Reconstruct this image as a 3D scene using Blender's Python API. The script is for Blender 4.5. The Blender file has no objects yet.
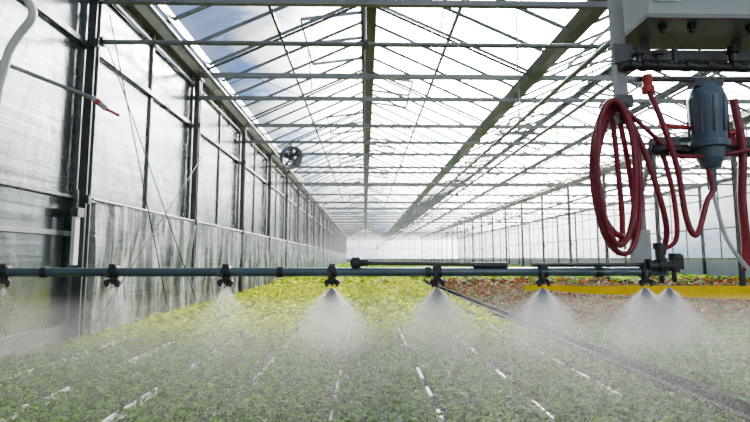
import bpy, math, random
import numpy as np
from mathutils import Vector, Matrix
random.seed(4); rng=np.random.default_rng(7)
scene=bpy.context.scene
ZC=1.02
# ------------------------------------------------------------ materials
def newmat(name):
    m=bpy.data.materials.new(name); m.use_nodes=True
    nt=m.node_tree; nt.nodes.clear()
    out=nt.nodes.new('ShaderNodeOutputMaterial')
    return m,nt,out
def N(nt,t,**kw):
    n=nt.nodes.new(t)
    for k,v in kw.items():
        if k in n.inputs.keys(): n.inputs[k].default_value=v
        else: setattr(n,k,v)
    return n
def solid(name,col,rough=.5,metal=0.,var=.15,scale=8.,bump=.0,stretch=(1,1,1),spec=.5,transl=0.):
    m,nt,out=newmat(name)
    b=N(nt,'ShaderNodeBsdfPrincipled',Roughness=rough,Metallic=metal); b.inputs['Specular IOR Level'].default_value=spec
    tc=N(nt,'ShaderNodeTexCoord'); mp=N(nt,'ShaderNodeMapping'); mp.inputs['Scale'].default_value=stretch
    nz=N(nt,'ShaderNodeTexNoise',Scale=scale,Detail=4.)
    nt.links.new(tc.outputs['Object'],mp.inputs[0]); nt.links.new(mp.outputs[0],nz.inputs['Vector'])
    mx=N(nt,'ShaderNodeMix',data_type='RGBA')
    c=np.array(col)
    mx.inputs[6].default_value=(*np.clip(c*(1-var),0,1),1); mx.inputs[7].default_value=(*np.clip(c*(1+var),0,1),1)
    nt.links.new(nz.outputs[0],mx.inputs[0]); nt.links.new(mx.outputs[2],b.inputs['Base Color'])
    if bump:
        bp=N(nt,'ShaderNodeBump',Strength=bump,Distance=.02); nt.links.new(nz.outputs[0],bp.inputs['Height']); nt.links.new(bp.outputs[0],b.inputs['Normal'])
    if transl:
        t=N(nt,'ShaderNodeBsdfTranslucent'); nt.links.new(mx.outputs[2],t.inputs[0]); ms=N(nt,'ShaderNodeMixShader'); ms.inputs[0].default_value=transl
        nt.links.new(b.outputs[0],ms.inputs[1]); nt.links.new(t.outputs[0],ms.inputs[2]); nt.links.new(ms.outputs[0],out.inputs[0])
    else: nt.links.new(b.outputs[0],out.inputs[0])
    return m
STEEL=solid('galvanised_steel',(.19,.20,.20),.42,.5,.3,6)
DSTEEL=solid('dark_steel',(.055,.06,.065),.45,.5,.25,6)
ALU=solid('aluminium_bar',(.16,.175,.18),.4,.5,.2,3)
BOOM=solid('boom_pipe_coat',(.07,.11,.13),.3,.35,.35,10)
BLACK=solid('black_plastic',(.012,.013,.015),.4,0,.3,20)
RED=solid('red_hose_rubber',(.20,.007,.018),.35,0,.45,14)
REDB=solid('red_plastic',(.45,.02,.02),.4,0,.2,14)
GREYP=solid('grey_housing_paint',(.38,.41,.42),.5,.1,.12,5)
BLUEG=solid('filter_bowl_plastic',(.07,.11,.15),.3,.1,.2,8)
WHITEP=solid('white_plastic',(.6,.62,.62),.4,0,.1,8)
YEL=solid('yellow_sticky_film',(.75,.50,.0),.6,0,.1,3,spec=.0,transl=.05)
SOIL=solid('dark_substrate',(.02,.035,.01),.9,0,.5,30,.3,spec=.1)
CONC=solid('wet_floor_cloth',(.03,.032,.03),.9,0,.4,4,.1,spec=.1)
PLINTH=solid('concrete_plinth',(.12,.12,.11),.9,0,.3,4,.1,spec=.1)
STRIP=solid('white_strip_glint',(.6,.62,.6),.5,0,.3,30)
BORD=solid('black_bed_border',(.012,.012,.014),.9,0,.3,10,spec=.1)

def glass(name,trans,tint,dirt_scale,stretch=(1,1,1),gl=.08):
    m,nt,out=newmat(name)
    tc=N(nt,'ShaderNodeTexCoord'); mp=N(nt,'ShaderNodeMapping'); mp.inputs['Scale'].default_value=stretch
    nz=N(nt,'ShaderNodeTexNoise',Scale=dirt_scale,Detail=5.)
    nt.links.new(tc.outputs['Object'],mp.inputs[0]); nt.links.new(mp.outputs[0],nz.inputs['Vector'])
    rm=N(nt,'ShaderNodeMapRange'); rm.inputs[1].default_value=.3; rm.inputs[2].default_value=.7
    rm.inputs[3].default_value=max(0,1-trans-.08); rm.inputs[4].default_value=min(1,1-trans+.08)
    nt.links.new(nz.outputs[0],rm.inputs[0])
    t=N(nt,'ShaderNodeBsdfTransparent'); t.inputs[0].default_value=(.95,.97,.98,1)
    tl=N(nt,'ShaderNodeBsdfTranslucent'); tl.inputs[0].default_value=(*tint,1)
    df=N(nt,'ShaderNodeBsdfDiffuse'); df.inputs[0].default_value=(*tint,1)
    gs=N(nt,'ShaderNodeBsdfGlossy',Roughness=.12)
    m1=N(nt,'ShaderNodeMixShader'); m1.inputs[0].default_value=.3
    nt.links.new(tl.outputs[0],m1.inputs[1]); nt.links.new(df.outputs[0],m1.inputs[2])
    m2=N(nt,'ShaderNodeMixShader'); nt.links.new(rm.outputs[0],m2.inputs[0]); nt.links.new(t.outputs[0],m2.inputs[1]); nt.links.new(m1.outputs[0],m2.inputs[2])
    m3=N(nt,'ShaderNodeMixShader'); m3.inputs[0].default_value=gl
    nt.links.new(m2.outputs[0],m3.inputs[1]); nt.links.new(gs.outputs[0],m3.inputs[2]); nt.links.new(m3.outputs[0],out.inputs[0])
    return m
ROOFG=glass('roof_glass',.88,(.85,.84,.80),1.2,gl=.05)
WALLG=glass('far_wall_glass',.5,(.36,.385,.39),.8)
# left polycarbonate wall : diffusing sheet with wavy gloss and painted reflection blotches
def sheet(name,tint,gl,rough,trans,bstr,sc,stretch):
    m,nt,out=newmat(name)
    tc=N(nt,'ShaderNodeTexCoord'); mp=N(nt,'ShaderNodeMapping'); mp.inputs['Scale'].default_value=stretch
    nz=N(nt,'ShaderNodeTexNoise',Scale=sc,Detail=4.,Distortion=.6)
    nt.links.new(tc.outputs['Object'],mp.inputs[0]); nt.links.new(mp.outputs[0],nz.inputs['Vector'])
    mp2=N(nt,'ShaderNodeMapping'); mp2.inputs['Scale'].default_value=(1,.25,7); nt.links.new(tc.outputs['Object'],mp2.inputs[0])
    n2=N(nt,'ShaderNodeTexNoise',Scale=sc,Detail=3.); nt.links.new(mp2.outputs[0],n2.inputs['Vector'])
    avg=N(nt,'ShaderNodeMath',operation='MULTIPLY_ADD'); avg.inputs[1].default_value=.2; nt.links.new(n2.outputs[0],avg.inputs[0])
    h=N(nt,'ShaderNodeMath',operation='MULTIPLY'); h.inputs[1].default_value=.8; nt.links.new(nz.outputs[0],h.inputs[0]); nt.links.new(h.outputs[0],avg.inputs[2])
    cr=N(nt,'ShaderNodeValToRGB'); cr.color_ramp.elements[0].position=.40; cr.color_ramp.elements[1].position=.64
    c=np.array(tint); cr.color_ramp.elements[0].color=(*(c*.25),1); cr.color_ramp.elements[1].color=(*np.clip(c*3.,0,1),1)  # noise ramp puts bright and dark reflection patches into the sheet colour
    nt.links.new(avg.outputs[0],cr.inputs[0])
    bp=N(nt,'ShaderNodeBump',Strength=bstr,Distance=.05); nt.links.new(avg.outputs[0],bp.inputs['Height'])
    tl=N(nt,'ShaderNodeBsdfTranslucent'); df=N(nt,'ShaderNodeBsdfDiffuse'); gs=N(nt,'ShaderNodeBsdfGlossy',Roughness=rough)
    for x in (tl,df): nt.links.new(cr.outputs[0],x.inputs[0])
    gs.inputs[0].default_value=(.50,.53,.54,1)
    for x in (tl,df,gs): nt.links.new(bp.outputs[0],x.inputs['Normal'])
    tr=N(nt,'ShaderNodeBsdfTransparent')
    m1=N(nt,'ShaderNodeMixShader'); m1.inputs[0].default_value=.5
    nt.links.new(tl.outputs[0],m1.inputs[1]); nt.links.new(df.outputs[0],m1.inputs[2])
    m2=N(nt,'ShaderNodeMixShader'); m2.inputs[0].default_value=gl
    nt.links.new(m1.outputs[0],m2.inputs[1]); nt.links.new(gs.outputs[0],m2.inputs[2])
    m3=N(nt,'ShaderNodeMixShader'); m3.inputs[0].default_value=trans
    nt.links.new(m2.outputs[0],m3.inputs[1]); nt.links.new(tr.outputs[0],m3.inputs[2]); nt.links.new(m3.outputs[0],out.inputs[0])
    return m
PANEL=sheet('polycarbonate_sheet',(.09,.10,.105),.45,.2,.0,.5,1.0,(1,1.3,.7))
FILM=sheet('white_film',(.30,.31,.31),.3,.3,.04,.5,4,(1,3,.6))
# leaves
def leafmat():
    m,nt,out=newmat('leaf_green')
    at=N(nt,'ShaderNodeAttribute',attribute_name='Col')
    df=N(nt,'ShaderNodeBsdfPrincipled',Roughness=.6); df.inputs['Specular IOR Level'].default_value=.05
    nt.links.new(at.outputs['Color'],df.inputs['Base Color'])
    tl=N(nt,'ShaderNodeBsdfTranslucent'); nt.links.new(at.outputs['Color'],tl.inputs[0])
    mx=N(nt,'ShaderNodeMixShader'); mx.inputs[0].default_value=.55
    nt.links.new(df.outputs[0],mx.inputs[1]); nt.links.new(tl.outputs[0],mx.inputs[2]); nt.links.new(mx.outputs[0],out.inputs[0])
    return m
LEAF=leafmat()
def dropmat():
    m,nt,out=newmat('water_droplets')
    b=N(nt,'ShaderNodeBsdfPrincipled',Roughness=.4); b.inputs['Base Color'].default_value=(.9,.92,.93,1)
    tl=N(nt,'ShaderNodeBsdfTranslucent'); tl.inputs[0].default_value=(.95,.96,.97,1)
    mx=N(nt,'ShaderNodeMixShader'); mx.inputs[0].default_value=.65
    nt.links.new(b.outputs[0],mx.inputs[1]); nt.links.new(tl.outputs[0],mx.inputs[2]); nt.links.new(mx.outputs[0],out.inputs[0])
    return m
DROP=dropmat()
# ------------------------------------------------------------ mesh builder
class MB:
    def __init__(s): s.v=[];s.f=[];s.m=[];s.mats=[];s.sm=[]
    def mi(s,m):
        if m not in s.mats: s.mats.append(m)
        return s.mats.index(m)
    def add(s,vs,fs,mat,smooth=False):
        o=len(s.v); s.v+= [tuple(v) for v in vs]; k=s.mi(mat)
        for f in fs: s.f.append(tuple(i+o for i in f)); s.m.append(k); s.sm.append(smooth)
    def box(s,c,d,mat,rot=None):
        hx,hy,hz=d[0]/2,d[1]/2,d[2]/2
        vs=[Vector((x,y,z)) for x in(-hx,hx) for y in(-hy,hy) for z in(-hz,hz)]
        if rot is not None: vs=[rot@v for v in vs]
        vs=[v+Vector(c) for v in vs]
        s.add(vs,[(0,1,3,2),(4,6,7,5),(0,4,5,1),(2,3,7,6),(0,2,6,4),(1,5,7,3)],mat)
    def bar(s,p0,p1,w,h,mat,up=(0,0,1)):
        p0=Vector(p0);p1=Vector(p1);d=(p1-p0);L=d.length;d.normalize()
        u=Vector(up)
        if abs(d.dot(u))>.98:u=Vector((0,1,0))
        x=d.cross(u).normalized(); z=x.cross(d)
        R=Matrix((x,d,z)).transposed()
        s.box((p0+p1)/2,(w,L,h),mat,R)
    def tube(s,pts,r,mat,seg=10,cap=True):
        pts=[Vector(p) for p in pts]; n=len(pts)
        rs=r if isinstance(r,(list,tuple)) else [r]*n
        vs=[];fs=[]; prev=None
        for i,p in enumerate(pts):
            t=(pts[min(i+1,n-1)]-pts[max(i-1,0)]).normalized()
            if prev is None:
                a=Vector((0,0,1)) if abs(t.z)<.9 else Vector((0,1,0)); x=t.cross(a).normalized()
            else: x=(prev-t*prev.dot(t)).normalized()
            prev=x; y=t.cross(x)
            for k in range(seg):
                a=2*math.pi*k/seg; vs.append(p+(x*math.cos(a)+y*math.sin(a))*rs[i])
        for i in range(n-1):
            for k in range(seg):
                k2=(k+1)%seg; fs.append((i*seg+k,i*seg+k2,(i+1)*seg+k2,(i+1)*seg+k))
        s.add(vs,fs,mat,True)
        if cap:
            s.add(vs[:seg],[tuple(reversed(range(seg)))],mat); s.add(vs[-seg:],[tuple(range(seg))],mat)
    def lathe(s,c,prof,mat,axis=(0,0,1),seg=20,cap=True):
        c=Vector(c);ax=Vector(axis).normalized()
        pts=[c+ax*h for h,r in prof]
        a=Vector((0,0,1)) if abs(ax.z)<.9 else Vector((0,1,0)); x=ax.cross(a).normalized();y=ax.cross(x)
        vs=[];fs=[];n=len(prof)
        for p,(h,r) in zip(pts,prof):
            for k in range(seg):
                t=2*math.pi*k/seg; vs.append(p+(x*math.cos(t)+y*math.sin(t))*max(r,1e-5))
        for i in range(n-1):
            for k in range(seg):
                k2=(k+1)%seg; fs.append((i*seg+k,i*seg+k2,(i+1)*seg+k2,(i+1)*seg+k))
        if cap: fs.append(tuple(reversed(range(seg)))); fs.append(tuple((n-1)*seg+k for k in range(seg)))
        s.add(vs,fs,mat,False)
    def mesh(s,name):
        me=bpy.data.meshes.new(name); me.from_pydata(s.v,[],s.f)
        for m in s.mats: me.materials.append(m)
        me.polygons.foreach_set('material_index',s.m); me.polygons.foreach_set('use_smooth',s.sm)
        me.update(); return me
    def obj(s,name,loc=(0,0,0)):
        o=bpy.data.objects.new(name,s.mesh(name)); o.location=loc; scene.collection.objects.link(o); return o
def inst(me,name,loc):
    o=bpy.data.objects.new(name,me); o.location=loc; scene.collection.objects.link(o); return o
def spline(pts,n=8):
    P=[Vector(p) for p in pts]; P=[P[0]*2-P[1]]+P+[P[-1]*2-P[-2]]; out=[]
    for i in range(1,len(P)-2):
        for k in range(n):
            t=k/n; a,b,c,d=P[i-1],P[i],P[i+1],P[i+2]
            out.append(.5*((2*b)+(c-a)*t+(2*a-5*b+4*c-d)*t*t+(-a+3*b-3*c+d)*t**3))
    out.append(P[-2]); return out
# ------------------------------------------------------------ shell
XL=-3.3; XR=16.5; Y0=-5.; Y1=84.; ZV=ZC+3.6; ZR=ZC+5.1; BW=6.6
b=MB(); b.box(((XL+XR)/2,(Y0+Y1)/2,-.05),(XR-XL+1,Y1-Y0+1,.1),CONC); b.obj('floor')
b=MB(); b.box((0,0,-.2),(600,600,.1),solid('outside_ground_soil',(.13,.14,.11),.9)); b.obj('ground')
# roof glass
b=MB()
for k in range(3):
    x0=XL+BW*k
    b.add([(x0,Y0,ZV),(x0+BW/2,Y0,ZR),(x0+BW/2,Y1,ZR),(x0,Y1,ZV)],[(0,1,2,3)],ROOFG)
    b.add([(x0+BW,Y0,ZV),(x0+BW/2,Y0,ZR),(x0+BW/2,Y1,ZR),(x0+BW,Y1,ZV)],[(0,1,2,3)],ROOFG)
b.obj('ceiling')
# glazing bars, purlins, ridges, gutters
b=MB(); y=Y0
while y<Y1:
    for k in range(3):
        x0=XL+BW*k; w=.045
        b.bar((x0,y,ZV-.02),(x0+BW/2,y,ZR-.02),w,.05,ALU,up=(0,1,0))
        b.bar((x0+BW,y,ZV-.02),(x0+BW/2,y,ZR-.02),w,.05,ALU,up=(0,1,0))
    y+=.875
for k in range(3):
    x0=XL+BW*k
    for f in (.5,):
        z=ZV+(ZR-ZV)*f-.03
        b.box((x0+BW/2*f,(Y0+Y1)/2,z),(.06,Y1-Y0,.05),ALU); b.box((x0+BW-BW/2*f,(Y0+Y1)/2,z),(.06,Y1-Y0,.05),ALU)
b.obj('glazing_bars')
b=MB()
for k in range(3):
    x=XL+BW*(k+.5)
    b.box((x,(Y0+Y1)/2,ZR-.04),(.2,Y1-Y0,.08),DSTEEL); b.box((x,(Y0+Y1)/2,ZR-.12),(.07,Y1-Y0,.1),STEEL)
    b.box((x+.09,(Y0+Y1)/2,ZC+3.64),(.16,Y1-Y0,.09),DSTEEL)
b.obj('ridge_beam')
b=MB()
for k in range(4):
    x=XL+BW*k
    s=[(-.2,0),(-.1,-.13),(.1,-.13),(.2,0),(.18,0),(.09,-.11),(-.09,-.11),(-.18,0)]
    vs=[(x+p,Y0,ZV+q) for p,q in s]+[(x+p,Y1,ZV+q) for p,q in s]
    b.add(vs,[(i,(i+1)%8,8+(i+1)%8,8+i) for i in range(8)],STEEL)
b.box((XL+.3,(Y0+Y1)/2,ZV+.1),(.03,Y1-Y0,.16),ALU)
b.tube([(XL+.42,Y0,ZV-.25),(XL+.42,Y1,ZV-.25)],.035,STEEL,10)
b.obj('roof_gutter')
# roof vents (opened panes hinged at the ridge)
b=MB(); y=Y0+.6; i=0
while y<Y1-3:
    for k in range(3):
        for sd in ((-1,1)[i%2],):
            xr=XL+BW*(k+.5); L=1.35
            sl=math.atan2(ZR-ZV,BW/2)-math.radians(17)
            p=Vector((xr+sd*.04,0,ZR+.03)); q=Vector((xr+sd*L*math.cos(sl),0,ZR+.03-L*math.sin(sl)))
            A=Vector((0,y,0));B=Vector((0,y+2.33,0))
            b.add([p+A,q+A,q+B,p+B],[(0,1,2,3)],ROOFG)
            for e in ((p+A,q+A),(q+A,q+B),(p+B,q+B),((p+A+p+B)/2,(q+A+q+B)/2)): b.bar(e[0],e[1],.05,.06,ALU)
            b.tube([(q+A+q+B)/2,((xr+sd*1.2),y+1.17,ZC+3.6)],.014,STEEL,6)
    y+=3.5; i+=1
b.obj('roof_vent')
# trusses
def truss_mesh():
    b=MB(); zl=ZC+3.05; zu=ZC+3.5
    b.bar((XL,0,zl),(XR,0,zl),.07,.07,STEEL); b.bar((XL,0,zu),(XR,0,zu),.08,.09,STEEL)
    n=18; w=(XR-XL)/n
    for i in range(n):
        a=XL+w*i
        if i%2==0: b.tube([(a,0,zl),(a+w,0,zu)],.008,STEEL,6)
        else: b.tube([(a,0,zu),(a+w,0,zl)],.008,STEEL,6)
    for k in range(4): b.box((XL+BW*k,0,ZC+3.55),(.09,.07,.14),STEEL)
    for k in range(3):
        b.bar((XL+BW*k+.1,.02,ZV-.05),(XL+BW*(k+.5),.02,ZR-.08),.03,.06,DSTEEL,up=(0,1,0))
        b.bar((XL+BW*(k+1)-.1,.02,ZV-.05),(XL+BW*(k+.5),.02,ZR-.08),.03,.06,DSTEEL,up=(0,1,0))
        b.bar((XL+BW*(k+.5),0,zu),(XL+BW*(k+.5),0,ZR-.1),.03,.03,STEEL,up=(1,0,0))
    return b.mesh('roof_truss')
TM=truss_mesh()
def column_mesh(h):
    b=MB(); b.box((0,0,h/2),(.06,.012,h),STEEL); b.box((.0,-.045,h/2),(.1,.012,h),DSTEEL); b.box((0,.045,h/2),(.1,.012,h),STEEL); b.box((0,0,h/2),(.012,.09,h),DSTEEL)
    b.box((0,0,.03),(.2,.2,.06),DSTEEL); b.box((0,0,h-.06),(.16,.16,.02),STEEL)
    for z in (.66+ZC,2.5+ZC): b.box((0.04,-.055,z),(.1,.02,.1),DSTEEL)
    return b.mesh('steel_column')
CM=column_mesh(ZV-.13)
ys=[5.5+3.5*k for k in range(-3,23)]
for y in ys:
    inst(TM,'roof_truss',(0,y,0))
    inst(CM,'steel_column',(XL+.1,y,0)); 
    inst(CM,'steel_column',(9.9,y,0)); inst(CM,'steel_column',(XR-.1,y,0))
# cross pipe at first post
b=MB(); b.tube([(XL+.1,5.6,ZC+2.58),(9.9,5.6,ZC+2.58)],.03,STEEL,10)
for x in (XL+.14,0,3.3,9.85): b.box((x,5.6,ZC+2.58),(.07,.09,.09),DSTEEL)
for x in (0,3.3): b.tube([(x,5.56,ZC+2.6),(x,5.52,ZC+3.05)],.012,STEEL,6)
b.obj('cross_pipe')
# left wall: panels + rails
b=MB()
y=Y0
while y<Y1:
    y2=min(y+1.75,Y1)
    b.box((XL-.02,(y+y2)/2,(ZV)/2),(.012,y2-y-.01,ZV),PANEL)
    y=y2
y=Y0
while y<Y1:
    b.box((XL+.0,y,ZV/2),(.04,.035,ZV),ALU); y+=1.75
for z,t in ((ZC+.27,.05),(ZC+2.5,.06),(ZC+3.3,.04),(ZC+.68,.03)):
    b.box((XL+.03,(Y0+Y1)/2,z),(.04,Y1-Y0,t),ALU)
b.obj('wall_left')
b=MB(); b.box((XL+.01,(Y0+Y1)/2,.15),(.1,Y1-Y0,.3),PLINTH); b.obj('baseboard_left')
# film curtain
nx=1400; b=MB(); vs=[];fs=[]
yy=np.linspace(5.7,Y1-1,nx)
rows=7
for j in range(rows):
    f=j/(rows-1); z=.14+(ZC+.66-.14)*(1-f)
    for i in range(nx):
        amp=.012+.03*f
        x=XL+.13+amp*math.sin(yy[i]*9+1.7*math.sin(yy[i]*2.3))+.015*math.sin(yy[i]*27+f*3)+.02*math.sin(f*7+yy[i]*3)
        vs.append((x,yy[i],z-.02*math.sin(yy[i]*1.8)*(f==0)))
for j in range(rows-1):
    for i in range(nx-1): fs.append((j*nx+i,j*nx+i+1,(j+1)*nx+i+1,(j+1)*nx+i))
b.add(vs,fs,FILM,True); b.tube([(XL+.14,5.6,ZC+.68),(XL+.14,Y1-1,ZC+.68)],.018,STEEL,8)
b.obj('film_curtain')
# bracing rods on left wall
b=MB()
for (p,q) in (((XL+.24,5.55,ZC+2.5),(XL+.24,8.9,.25)),((XL+.26,8.9,ZC+1.9),(XL+.26,5.6,.3)),((XL+.24,5.55,ZC+2.9),(XL+.24,7.6,.3))):
    b.tube([p,q],.009,DSTEEL,6)
b.obj('bracing_rod')
# right wall & back wall
b=MB()
b.box((XR,(Y0+Y1)/2,ZV/2+.5),(.02,Y1-Y0,ZV-1.),WALLG)
b.box((XR,(Y0+Y1)/2,.5),(.06,Y1-Y0,1.0),solid('white_wall_panel',(.62,.65,.67),.5,0,.1,2))
y=Y0
while y<Y1: b.box((XR-.03,y,ZV/2+.5),(.04,.05,ZV-1),ALU); y+=1.17
for z in (1.0,2.4,3.8): b.box((XR-.03,(Y0+Y1)/2,z),(.06,Y1-Y0,.06),ALU)
b.obj('wall_right')
def endwall(name,y):
    b=MB()
    for k in range(3):
        x0=XL+BW*k
        b.add([(x0,y,0),(x0+BW,y,0),(x0+BW,y,ZV),(x0+BW/2,y,ZR),(x0,y,ZV)],[(0,1,2,3,4)],WALLG)
    x=XL
    while x<XR: b.box((x,y,ZV/2),(.06,.05,ZV),ALU); x+=1.1
    for z in (.9,2.6,ZV): b.box(((XL+XR)/2,y,z),(XR-XL,.06,.07),ALU)
    b.box(((XL+XR)/2,y,.45),(XR-XL,.04,.9),GREYP)
    b.obj(name)
endwall('wall_back',Y1); endwall('wall_front',Y0)
# rails for irrigation machine
b=MB()
for x in (1.62,2.02): b.tube([(x,Y0+.5,ZC+1.42),(x,Y1-1,ZC+1.42)],.02,STEEL,8)
for y in ys[1:]:
    b.tube([(1.82,y,ZC+3.05),(1.82,y,ZC+1.5)],.01,STEEL,6); b.box((1.82,y,ZC+1.46),(.46,.04,.03),STEEL)
b.obj('carriage_rail')
# ------------------------------------------------------------ plants
def plants(x0,x1,y0,y1,sp,nl,L,h,colfn,z0=.07,gap=True):
    xs=np.arange(x0,x1,sp); yv=np.arange(y0,y1,sp)
    gx,gy=np.meshgrid(xs,yv); gx=gx.ravel()+rng.uniform(-.35,.35,gx.size)*sp; gy=gy.ravel()+rng.uniform(-.35,.35,gy.size)*sp
    if gap:
        fr=((gx+.2)%.62); keep=((fr>.04)&(fr<.58))|(rng.uniform(0,1,gx.size)<.2)
        fy=(gy%.45); keep&=((fy>.03)|(rng.uniform(0,1,gx.size)<.5))
        gx=gx[keep];gy=gy[keep]
    n=gx.size; px=np.repeat(gx,nl); py=np.repeat(gy,nl); m=px.size
    hh=np.repeat(rng.uniform(.7,1.1,n)*h,nl)
    az=rng.uniform(0,2*np.pi,m); el=rng.uniform(-.15,.75,m); ln=L*rng.uniform(.6,1.2,m); wd=ln*rng.uniform(.32,.45,m)
    d=np.stack([np.cos(az)*np.cos(el),np.sin(az)*np.cos(el),np.sin(el)],1)
    s=np.stack([-np.sin(az),np.cos(az),rng.uniform(-.4,.4,m)],1); up=np.cross(d,s)
    base=np.stack([px,py,z0+hh*rng.uniform(.35,1.,m)],1)+d*(sp*.18)*rng.uniform(0,1,m)[:,None]
    mid=base+d*(ln*.5)[:,None]; tip=base+d*ln[:,None]-np.array([0,0,1])*(ln*.2)[:,None]
    lf=mid+s*wd[:,None]+up*(wd*.3)[:,None]; rt=mid-s*wd[:,None]+up*(wd*.3)[:,None]
    V=np.stack([base,lf,tip,rt,mid],1).reshape(-1,3)
    o=(np.arange(m)*5)[:,None]
    F=np.stack([np.concatenate([o,o+1,o+4],1),np.concatenate([o+1,o+2,o+4],1),np.concatenate([o+2,o+3,o+4],1),np.concatenate([o+3,o,o+4],1)],1).reshape(-1,3)
    col=colfn(px,py)*rng.uniform(.5,1.5,m)[:,None]*np.repeat(rng.uniform(.65,1.35,n),nl)[:,None]
    C=np.concatenate([np.clip(col,0,1),np.ones((m,1))],1); C=np.repeat(C,5,0)
    return V,F,C
def bedobj(name,parts,mat=None):
    o=0;Vs=[];Fs=[];Cs=[]
    for V,F,C in parts: Vs.append(V);Fs.append(F+o);Cs.append(C);o+=len(V)
    V=np.concatenate(Vs);F=np.concatenate(Fs);C=np.concatenate(Cs)
    me=bpy.data.meshes.new(name); me.vertices.add(len(V)); me.vertices.foreach_set('co',V.astype(np.float32).ravel())
    me.loops.add(F.size); me.loops.foreach_set('vertex_index',F.astype(np.int32).ravel())
    me.polygons.add(len(F)); me.polygons.foreach_set('loop_start',np.arange(0,F.size,3,dtype=np.int32)); me.polygons.foreach_set('loop_total',np.full(len(F),3,dtype=np.int32))
    at=me.color_attributes.new('Col','FLOAT_COLOR','POINT'); at.data.foreach_set('color',C.astype(np.float32).ravel())
    me.update(calc_edges=True); me.materials.append(mat or LEAF)
    ob=bpy.data.objects.new(name,me); scene.collection.objects.link(ob); return ob
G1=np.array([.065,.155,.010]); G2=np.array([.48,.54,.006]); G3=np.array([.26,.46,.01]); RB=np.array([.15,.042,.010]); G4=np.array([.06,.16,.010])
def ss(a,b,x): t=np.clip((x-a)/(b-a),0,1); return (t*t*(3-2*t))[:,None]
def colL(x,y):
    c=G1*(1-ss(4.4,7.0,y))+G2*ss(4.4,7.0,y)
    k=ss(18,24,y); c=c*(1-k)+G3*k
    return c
def colR(x,y):
    edge=5.2+.25*(x-2)
    k=ss(0,.8,y-edge); mix=(rng.uniform(0,1,x.size)<.22)[:,None]
    c=G4*(1-k)+np.where(mix,G4,RB)*k
    k=ss(17,20,y); return c*(1-k)+G3*k
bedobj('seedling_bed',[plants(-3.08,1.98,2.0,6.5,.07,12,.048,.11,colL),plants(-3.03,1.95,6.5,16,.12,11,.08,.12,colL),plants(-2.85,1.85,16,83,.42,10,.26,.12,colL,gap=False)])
bedobj('seedling_bed',[plants(2.32,7.0,2.0,6.5,.08,12,.058,.14,colR,gap=False),plants(2.4,9.6,6.5,16,.14,11,.09,.12,colR,gap=False),plants(2.55,9.5,16,83,.5,9,.3,.12,colR,gap=False)])
bedobj('seedling_bed',[plants(10.3,16.1,6.5,16,.18,9,.11,.12,colR,gap=False),plants(10.4,15.9,16,83,.5,9,.3,.12,colR,gap=False)])
def tray(x0,x1,strips):
    b=MB(); b.box(((x0+x1)/2,(1.2+83)/2,.04),(x1-x0,81.8,.08),SOIL)
    if strips:
        for k in range(-4,4):
            x=-.2+.62*k; yy_=1.4
            while yy_<22:
                l=random.uniform(.15,.4)
                if random.random()<.85: b.box((x+.01,yy_+l/2,.11),(random.uniform(.010,.02),l,.05),STRIP)  # white plastic strips, broken into pieces to imitate wet reflections
                yy_+=.45
    b.obj('seedling_tray')
tray(-3.12,2.02,True); tray(2.3,9.7,False); tray(10.1,16.3,False)
b=MB(); b.box((2.06,42,.09),(.05,81,.16),BORD); b.box((2.27,42,.09),(.03,81,.16),BORD)
b.obj('bed_border')
# yellow sticky trap strung across the bed
b=MB(); n=30; vs=[]
for i in range(n+1):
    f=i/n; x=2.7+f*6.6; y=8.2+.12*math.sin(i*.7); sag=.008*math.sin(i*.9)
    top=.555-.02*f; low=.475-.28*f
    vs+= [(x,y,low+sag),(x,y+.02*math.sin(i*1.1),top+sag)]
b.add(vs,[(2*i,2*i+2,2*i+3,2*i+1) for i in range(n)],YEL)
for x in (2.7,6.0,9.3): b.tube([(x,8.2,0),(x,8.2,.6)],.01,STEEL,6)
b.obj('yellow_sticky_trap')
# ------------------------------------------------------------ spray boom
U=.0048; YB=2.3; ZB=ZC-.066
b=MB()
b.tube([(-2.4,YB,ZB),(1.45,YB,ZB)],.021,BOOM,16)
b.tube([(-.05,YB+.0,ZB+.042),(.68,YB,ZB+.036)],.010,DSTEEL,10)
b.lathe((-.06,YB,ZB+.045),[(-.01,.012),(0,.026),(.035,.028),(.045,.018),(.075,.016)],BLACK,(1,0,0))
b.tube([(.52,YB,ZB+.03),(.68,YB,ZB+.03)],.018,BLACK,10)
b.tube([(.8,YB,ZB+.034),(1.4,YB,ZB+.034)],.010,DSTEEL,10)
for x in (-2.0,-1.5,-.4,.3,.86,1.12): b.lathe((x,YB,ZB),[(-.014,.026),(.014,.026)],BLACK,(1,0,0))
NZ=[-2.17,-1.685,-1.18,-.655,-.155,.345,.85,1.345]
def nozzle(b,x):
    b.lathe((x,YB,ZB),[(-.022,.024),(-.018,.029),(.018,.029),(.022,.024)],BLACK,(1,0,0))
    b.box((x,YB-.005,ZB+.03),(.03,.03,.016),BLACK)
    b.lathe((x,YB,ZB-.022),[(0,.016),(-.02,.016),(-.024,.012),(-.034,.012)],BLACK)
    for dx,dy in ((-.024,-.012),(.024,-.012),(0,.024)):
        b.tube([(x,YB,ZB-.035),(x+dx,YB+dy,ZB-.042)],.009,BLACK,8)
        b.lathe((x+dx,YB+dy,ZB-.036),[(0,.009),(-.004,.013),(-.02,.013),(-.024,.008),(-.032,.006)],BLACK,seg=12)
    b.box((x-.012,YB-.03,ZB-.012),(.014,.02,.02),DSTEEL)
for x in NZ: nozzle(b,x)
b.obj('spray_boom')
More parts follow.
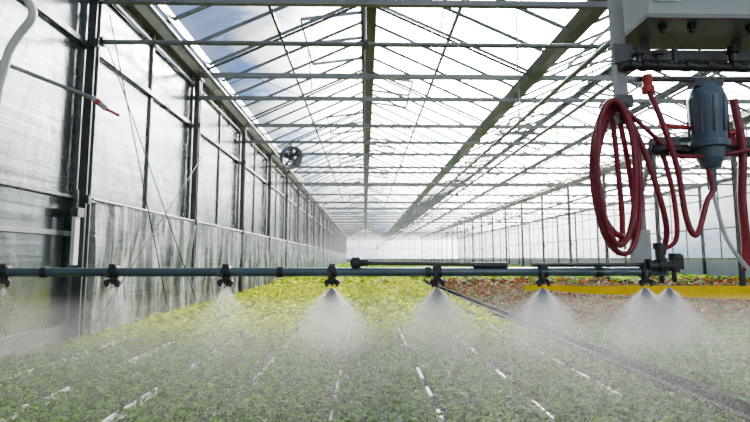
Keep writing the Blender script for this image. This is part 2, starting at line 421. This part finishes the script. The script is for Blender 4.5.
# droplets
def droplets():
    P=[];S=[]
    for i,x in enumerate(NZ+[1.46]):
        strength=1. if x>-.3 else (.02,.03,.05,.15)[min(i,3)]
        n=int(72000*strength)
        r=.006+.37*rng.beta(1.15,1.9,n)
        a=np.clip(rng.uniform(-.60,.60,n)+rng.normal(0,.14,n),-1.0,1.0); e=rng.normal(0,.2,n)
        P.append(np.stack([x+r*np.sin(a),YB+r*np.sin(e),ZB-.07-r*np.cos(a)*.85],1)); S.append(rng.uniform(.0003,.0006,n))
        n=int(12000*max(strength,.5))
        r=rng.uniform(.1,1,n)**.6
        P.append(np.stack([x+rng.normal(0,.3,n)*r,YB+rng.normal(.05,.3,n),ZB-.1-.62*r],1)); S.append(rng.uniform(.0003,.0007,n))
    P=np.concatenate(P);S=np.concatenate(S)
    k=P[:,2]>.15; P=P[k];S=S[k]; n=len(P)
    T=np.array([[1,1,1],[1,-1,-1],[-1,1,-1],[-1,-1,1]],float)
    V=(P[:,None,:]+T[None]*S[:,None,None]).reshape(-1,3)
    o=(np.arange(n)*4)[:,None]
    F=np.stack([np.concatenate([o,o+1,o+2],1),np.concatenate([o,o+3,o+1],1),np.concatenate([o,o+2,o+3],1),np.concatenate([o+1,o+3,o+2],1)],1).reshape(-1,3)
    bedobj('water_spray',[(V,F,np.ones((len(V),4)))],DROP)
droplets()
def vol(name,dens,aniso,c,d,col=(.97,.97,.97,1)):
    m,nt,out=newmat(name+'_volume'); v=N(nt,'ShaderNodeVolumeScatter',Density=dens,Anisotropy=aniso); v.inputs['Color'].default_value=col
    nt.links.new(v.outputs[0],out.inputs['Volume']); b=MB(); b.box(c,d,m); b.obj(name)
vol('water_mist',.045,.45,(1.4,3.1,.435),(9.0,2.6,.53))
vol('added_haze',.0012,.5,(6.6,44,2.7),(19.6,76,3.6))  # thin volume added through the interior for haze and soft glare
# ------------------------------------------------------------ irrigation machine
def M(a,b_,d=0.): return Vector((a*U,YB+d,ZC+b_*U))
b=MB()
# housing
b.box(M(366,270,.0),(.82,.30,.30),GREYP); b.box(M(366,237,.0),(.86,.34,.02),STEEL)
b.box(M(298,270,-.155),(.12,.01,.16),WHITEP)
for a in (300,330,390): b.lathe(M(a,235,-.1),[(0,.02),(-.02,.02),(-.022,.012),(-.04,.012)],BLACK)
b.box(M(350,215,.05),(.62,.05,.05),DSTEEL); b.box(M(300,226,.05),(.03,.04,.08),DSTEEL); b.box(M(400,226,.05),(.03,.04,.08),DSTEEL)
# grooved wheels on rail
for x in (1.62,2.02):
    for y in (YB-.1,YB+.12):
        b.lathe((x-.03,y,ZC+1.49),[(0,.05),(.012,.05),(.022,.035),(.038,.035),(.048,.05),(.06,.05)],DSTEEL,(1,0,0))
# mast
b.bar(M(264,300),M(266,138),.05,.05,STEEL,up=(1,0,0)); b.box(M(266,160,-.03),(.075,.02,.06),DSTEEL)
b.box(M(266,210,-.03),(.09,.02,.1),DSTEEL)
# upper manifold
b.tube([M(262,196,-.05),M(420,194,-.05)],.022,BLACK,12); b.tube([M(280,184,-.02),M(420,184,-.02)],.013,DSTEEL,10)
for a in (272,285,300,330,352,378,398):
    b.lathe(M(a-3,196,-.05),[(0,.028),(.03,.028)],BLACK,(1,0,0))
for a in (280,300): b.lathe(M(a,196,-.05),[(0,.016),(.05,.016),(.052,.03),(.062,.03)],BLACK); 
b.lathe(M(378,196,-.05),[(0,.018),(.06,.018),(.065,.03),(.1,.02)],BLACK)
b.lathe(M(288,186,-.05),[(0,.022),(-.05,.022),(-.06,.03),(-.09,.03)],REDB)
b.tube([M(318,214,-.05),M(318,196,-.05)],.014,DSTEEL,8)
# lower manifold
b.tube([M(288,110,-.04),M(420,106,-.04)],.022,BLACK,12); b.tube([M(300,122,.0),M(420,122,.0)],.014,BOOM,10)
for a in (292,306,322,372,388): b.lathe(M(a-3,109,-.04),[(0,.028),(.03,.028)],BLACK,(1,0,0))
b.box(M(305,116,-.02),(.12,.06,.05),DSTEEL); b.box(M(380,118,0),(.16,.05,.06),DSTEEL)
b.lathe(M(372,112,-.04),[(0,.018),(.06,.018),(.06,.035),(.075,.035)],REDB); b.tube([M(296,134,-.06),M(330,130,-.06)],.012,REDB,8)
# canister
s=.9
prof=[(0,.02),(-.02,.022),(-.025,.045),(-.05,.055),(-.055,.075),(-.09,.085),(-.10,.09),(-.19,.088),(-.33,.08),(-.335,.094),(-.365,.094),(-.37,.07),(-.42,.062),(-.47,.045),(-.475,.025),(-.58,.022),(-.60,.014)]
c0=M(343,179,-.08)
b.lathe(c0,[(h*s*1.02,r*s) for h,r in prof],BLUEG,seg=28)
for k in range(10):
    t=k*math.pi/5; c=c0+Vector((.079*math.cos(t),.079*math.sin(t),0)); b.bar(c+Vector((0,0,-.10)),c+Vector((0,0,-.27)),.007,.007,DSTEEL)
b.box(M(343,174,-.08),(.14,.06,.03),DSTEEL)
# lower support
b.bar(M(283,118,.03),M(283,-4,.03),.035,.03,STEEL,up=(1,0,0)); b.box(M(280,12,0.02),(.09,.03,.16),GREYP)
b.bar(M(283,60,.03),M(300,118,.03),.02,.02,STEEL,up=(0,1,0))
# valve block
b.lathe(M(288,-8),[(-.03,.034),(.02,.034),(.02,.04),(.05,.04),(.05,.026),(.1,.024)],BLACK,(1,0,0))
b.lathe(M(297,-12),[(0,.03),(.05,.03),(.06,.022),(.1,.022),(.1,.03),(.13,.03)],DSTEEL)
b.lathe(M(312,-14),[(0,.02),(.06,.02),(.065,.028),(.09,.028)],BLACK)
for dx in (-.03,.03):
    b.lathe(M(304,-14)+Vector((dx,0,0)),[(0,.012),(-.03,.012),(-.05,.008)],BLACK)
b.box(M(313,-4),(.05,.04,.07),BLACK)
b.obj('irrigation_machine')
# hoses
def P(l,n=8,d=0): return spline([M(*(p if len(p)==3 else (p[0],p[1],d))) for p in l],n)
b=MB(); R=.0135
for i in range(5):
    pts=[]; cx=(246,250,254,248,258)[i]; rx=(20,25,23,13,18)[i]; ry=(72,76,66,70,74)[i]; cz=(84,80,86,82,78)[i]; ph=.5*i
    for k in range(41):
        t=2*math.pi*k/40
        a=math.sin(t); c=math.cos(t); w=rx*(1-.2*c)
        pts.append(M(cx+w*a+3*math.sin(2*t+ph),cz+ry*c,-.1+.03*i+.012*math.sin(t+ph)))
    b.tube(pts,R,RED,10,False)
b.tube(P([(262,158,-.03),(276,120,-.05),(290,70,-.06),(300,30,-.04),(300,4,0)]),R,RED,10)
b.tube(P([(288,170,-.05),(292,140,-.1),(303,90,-.12),(309,40,-.12),(318,22,-.12),(332,55,-.11),(340,70,-.1),(338,104,-.07)]),R,RED,10)
b.tube(P([(254,150,-.1),(266,145,-.06),(288,124,-.06),(310,104,-.05),(340,100,-.1),(380,106,-.1),(410,108,-.08)]),.011,RED,10)
b.tube(P([(374,160,-.06),(376,110,-.08),(372,60,-.08),(376,20,-.06),(378,-12,-.04)]),.019,RED,12)
b.tube(P([(299,8,.0),(312,20,-.02),(312,60,-.02),(306,100,-.01),(300,112,-.01)]),.012,RED,10)
b.tube([M(240,154,-.03),M(268,156,-.03)],.016,DSTEEL,8)
b.obj('hose_coil')
b=MB(); b.tube(P([(341,78,-.08),(343,50,-.1),(350,20,-.1),(366,-6,-.1),(388,-24,-.08),(410,-26,-.05)]),.009,WHITEP,10); b.obj('drain_hose')
# ------------------------------------------------------------ fan
fx,fy,fz=-1.93,12.35,ZC+2.62
b=MB(); q_=.86
b.tube([(fx,fy,ZC+3.05),(fx,fy,fz+.34)],.02,DSTEEL,8)
ax=Vector((.62,-.66,-.42)).normalized()
c=Vector((fx,fy,fz))
b.lathe(c-ax*.12,[(h*q_,r*q_) for h,r in [(0,.30),(.03,.33),(.2,.33),(.24,.36),(.24,.34),(.2,.31),(.03,.31),(0,.28)]],STEEL,ax,28,cap=False)
b.lathe(c-ax*.18,[(0,.06),(.02,.09),(.2,.09),(.22,.07)],BLACK,ax,16)
e1=ax.cross(Vector((0,0,1))).normalized(); e2=ax.cross(e1)
for k in range(5):
    t=k*2*math.pi/5; d=e1*math.cos(t)+e2*math.sin(t); s=ax.cross(d)
    b.add([c+d*.07-s*.03,c+d*.25-s*.08+ax*.03,c+d*.25+s*.07-ax*.04,c+d*.07+s*.04-ax*.03],[(0,1,2,3)],DSTEEL)
for rr in (.12,.2,.27):
    b.tube([c+ax*.09+(e1*math.cos(t*math.pi/12)+e2*math.sin(t*math.pi/12))*rr for t in range(25)],.004,STEEL,5,False)
for k in range(8):
    t=k*math.pi/4; d=e1*math.cos(t)+e2*math.sin(t); b.tube([c+ax*.09,c+ax*.09+d*.29],.004,STEEL,5)
b.bar(c+e1*.30,c+Vector((0,0,.34)),.02,.02,DSTEEL,up=(0,1,0)); b.bar(c-e1*.30,c+Vector((0,0,.34)),.02,.02,DSTEEL,up=(0,1,0))
b.obj('circulation_fan')
# ------------------------------------------------------------ left side pipework
b=MB()
b.tube(spline([(-3.22,4.1,ZC+2.6),(-3.0,4.1,ZC+2.3),(-2.93,4.1,ZC+2.12),(-3.05,4.1,ZC+1.92),(-3.13,4.1,ZC+1.7),(-3.19,4.1,ZC+1.1),(-3.19,4.1,.1)],8),.035,WHITEP,12)
for z in (1.1,1.9,2.5): b.box((-3.24,4.1,z),(.08,.03,.04),DSTEEL)
b.obj('heating_pipe')
b=MB()
b.tube([(-3.3,4.2,ZC+1.76),(-2.56,4.5,ZC+1.5)],.02,STEEL,10)
b.tube([(-2.58,4.48,ZC+1.51),(-2.47,4.515,ZC+1.415)],.028,GREYP,10); b.tube([(-2.55,4.49,ZC+1.487),(-2.52,4.5,ZC+1.46)],.031,REDB,10); b.tube([(-2.47,4.515,ZC+1.415),(-2.36,4.55,ZC+1.36)],.016,REDB,8)
b.obj('support_arm')
b=MB()
b.box((-3.17,5.32,ZC+.2),(.04,.08,.55),WHITEP); b.tube([(-3.17,5.32,ZC+.45),(-3.17,5.32,ZC+.75)],.012,STEEL,8); b.box((-3.17,5.34,ZC+.5),(.08,.12,.1),DSTEEL)
b.obj('wall_bracket')
# ------------------------------------------------------------ light
sd=Vector((.292,.873,.391)).normalized()
L=bpy.data.lights.new('sun','SUN'); L.energy=17; L.angle=math.radians(2.5); L.color=(1,.93,.78)
lo=bpy.data.objects.new('sun',L); scene.collection.objects.link(lo); lo.rotation_euler=sd.to_track_quat('Z','Y').to_euler(); lo.location=(10,30,20)
w=bpy.data.worlds.new('sky'); scene.world=w; w.use_nodes=True; nt=w.node_tree; nt.nodes.clear()
out=nt.nodes.new('ShaderNodeOutputWorld'); bg=nt.nodes.new('ShaderNodeBackground')
tc=N(nt,'ShaderNodeTexCoord')
dot=N(nt,'ShaderNodeVectorMath',operation='DOT_PRODUCT'); dot.inputs[1].default_value=sd; nt.links.new(tc.outputs['Generated'],dot.inputs[0])
mp=N(nt,'ShaderNodeMapping'); mp.inputs['Scale'].default_value=(1,1,2.2); nt.links.new(tc.outputs['Generated'],mp.inputs[0])
nz=N(nt,'ShaderNodeTexNoise',Scale=4.2,Detail=7.,Roughness=.6); nt.links.new(mp.outputs[0],nz.inputs['Vector'])
g=N(nt,'ShaderNodeMapRange'); g.inputs[1].default_value=.84; g.inputs[2].default_value=.96; g.inputs[3].default_value=-.03; g.inputs[4].default_value=.3
nt.links.new(dot.outputs['Value'],g.inputs[0])
ad=N(nt,'ShaderNodeMath',operation='ADD'); nt.links.new(nz.outputs[0],ad.inputs[0]); nt.links.new(g.outputs[0],ad.inputs[1])
cr=N(nt,'ShaderNodeMapRange'); cr.inputs[1].default_value=.48; cr.inputs[2].default_value=.62; nt.links.new(ad.outputs[0],cr.inputs[0])
mx=N(nt,'ShaderNodeMix',data_type='RGBA'); mx.inputs[6].default_value=(.05,.26,.75,1); mx.inputs[7].default_value=(1.5,1.5,1.44,1)
nt.links.new(cr.outputs[0],mx.inputs[0])
gl=N(nt,'ShaderNodeMapRange'); gl.inputs[1].default_value=.83; gl.inputs[2].default_value=1.; gl.inputs[3].default_value=0; gl.inputs[4].default_value=1
nt.links.new(dot.outputs['Value'],gl.inputs[0])
pw=N(nt,'ShaderNodeMath',operation='POWER'); pw.inputs[1].default_value=3.; nt.links.new(gl.outputs[0],pw.inputs[0])
ml=N(nt,'ShaderNodeMath',operation='MULTIPLY_ADD'); ml.inputs[1].default_value=70.; ml.inputs[2].default_value=.85; nt.links.new(pw.outputs[0],ml.inputs[0])
nt.links.new(mx.outputs[2],bg.inputs[0]); nt.links.new(ml.outputs[0],bg.inputs[1]); nt.links.new(bg.outputs[0],out.inputs[0])
# ------------------------------------------------------------ camera
cd=bpy.data.cameras.new('camera'); cd.lens=23.04; cd.sensor_width=36; cd.clip_end=500
co=bpy.data.objects.new('camera',cd); scene.collection.objects.link(co); co.location=(0,0,ZC)
co.rotation_euler=(math.radians(95.6),0,math.radians(-1.2)); scene.camera=co
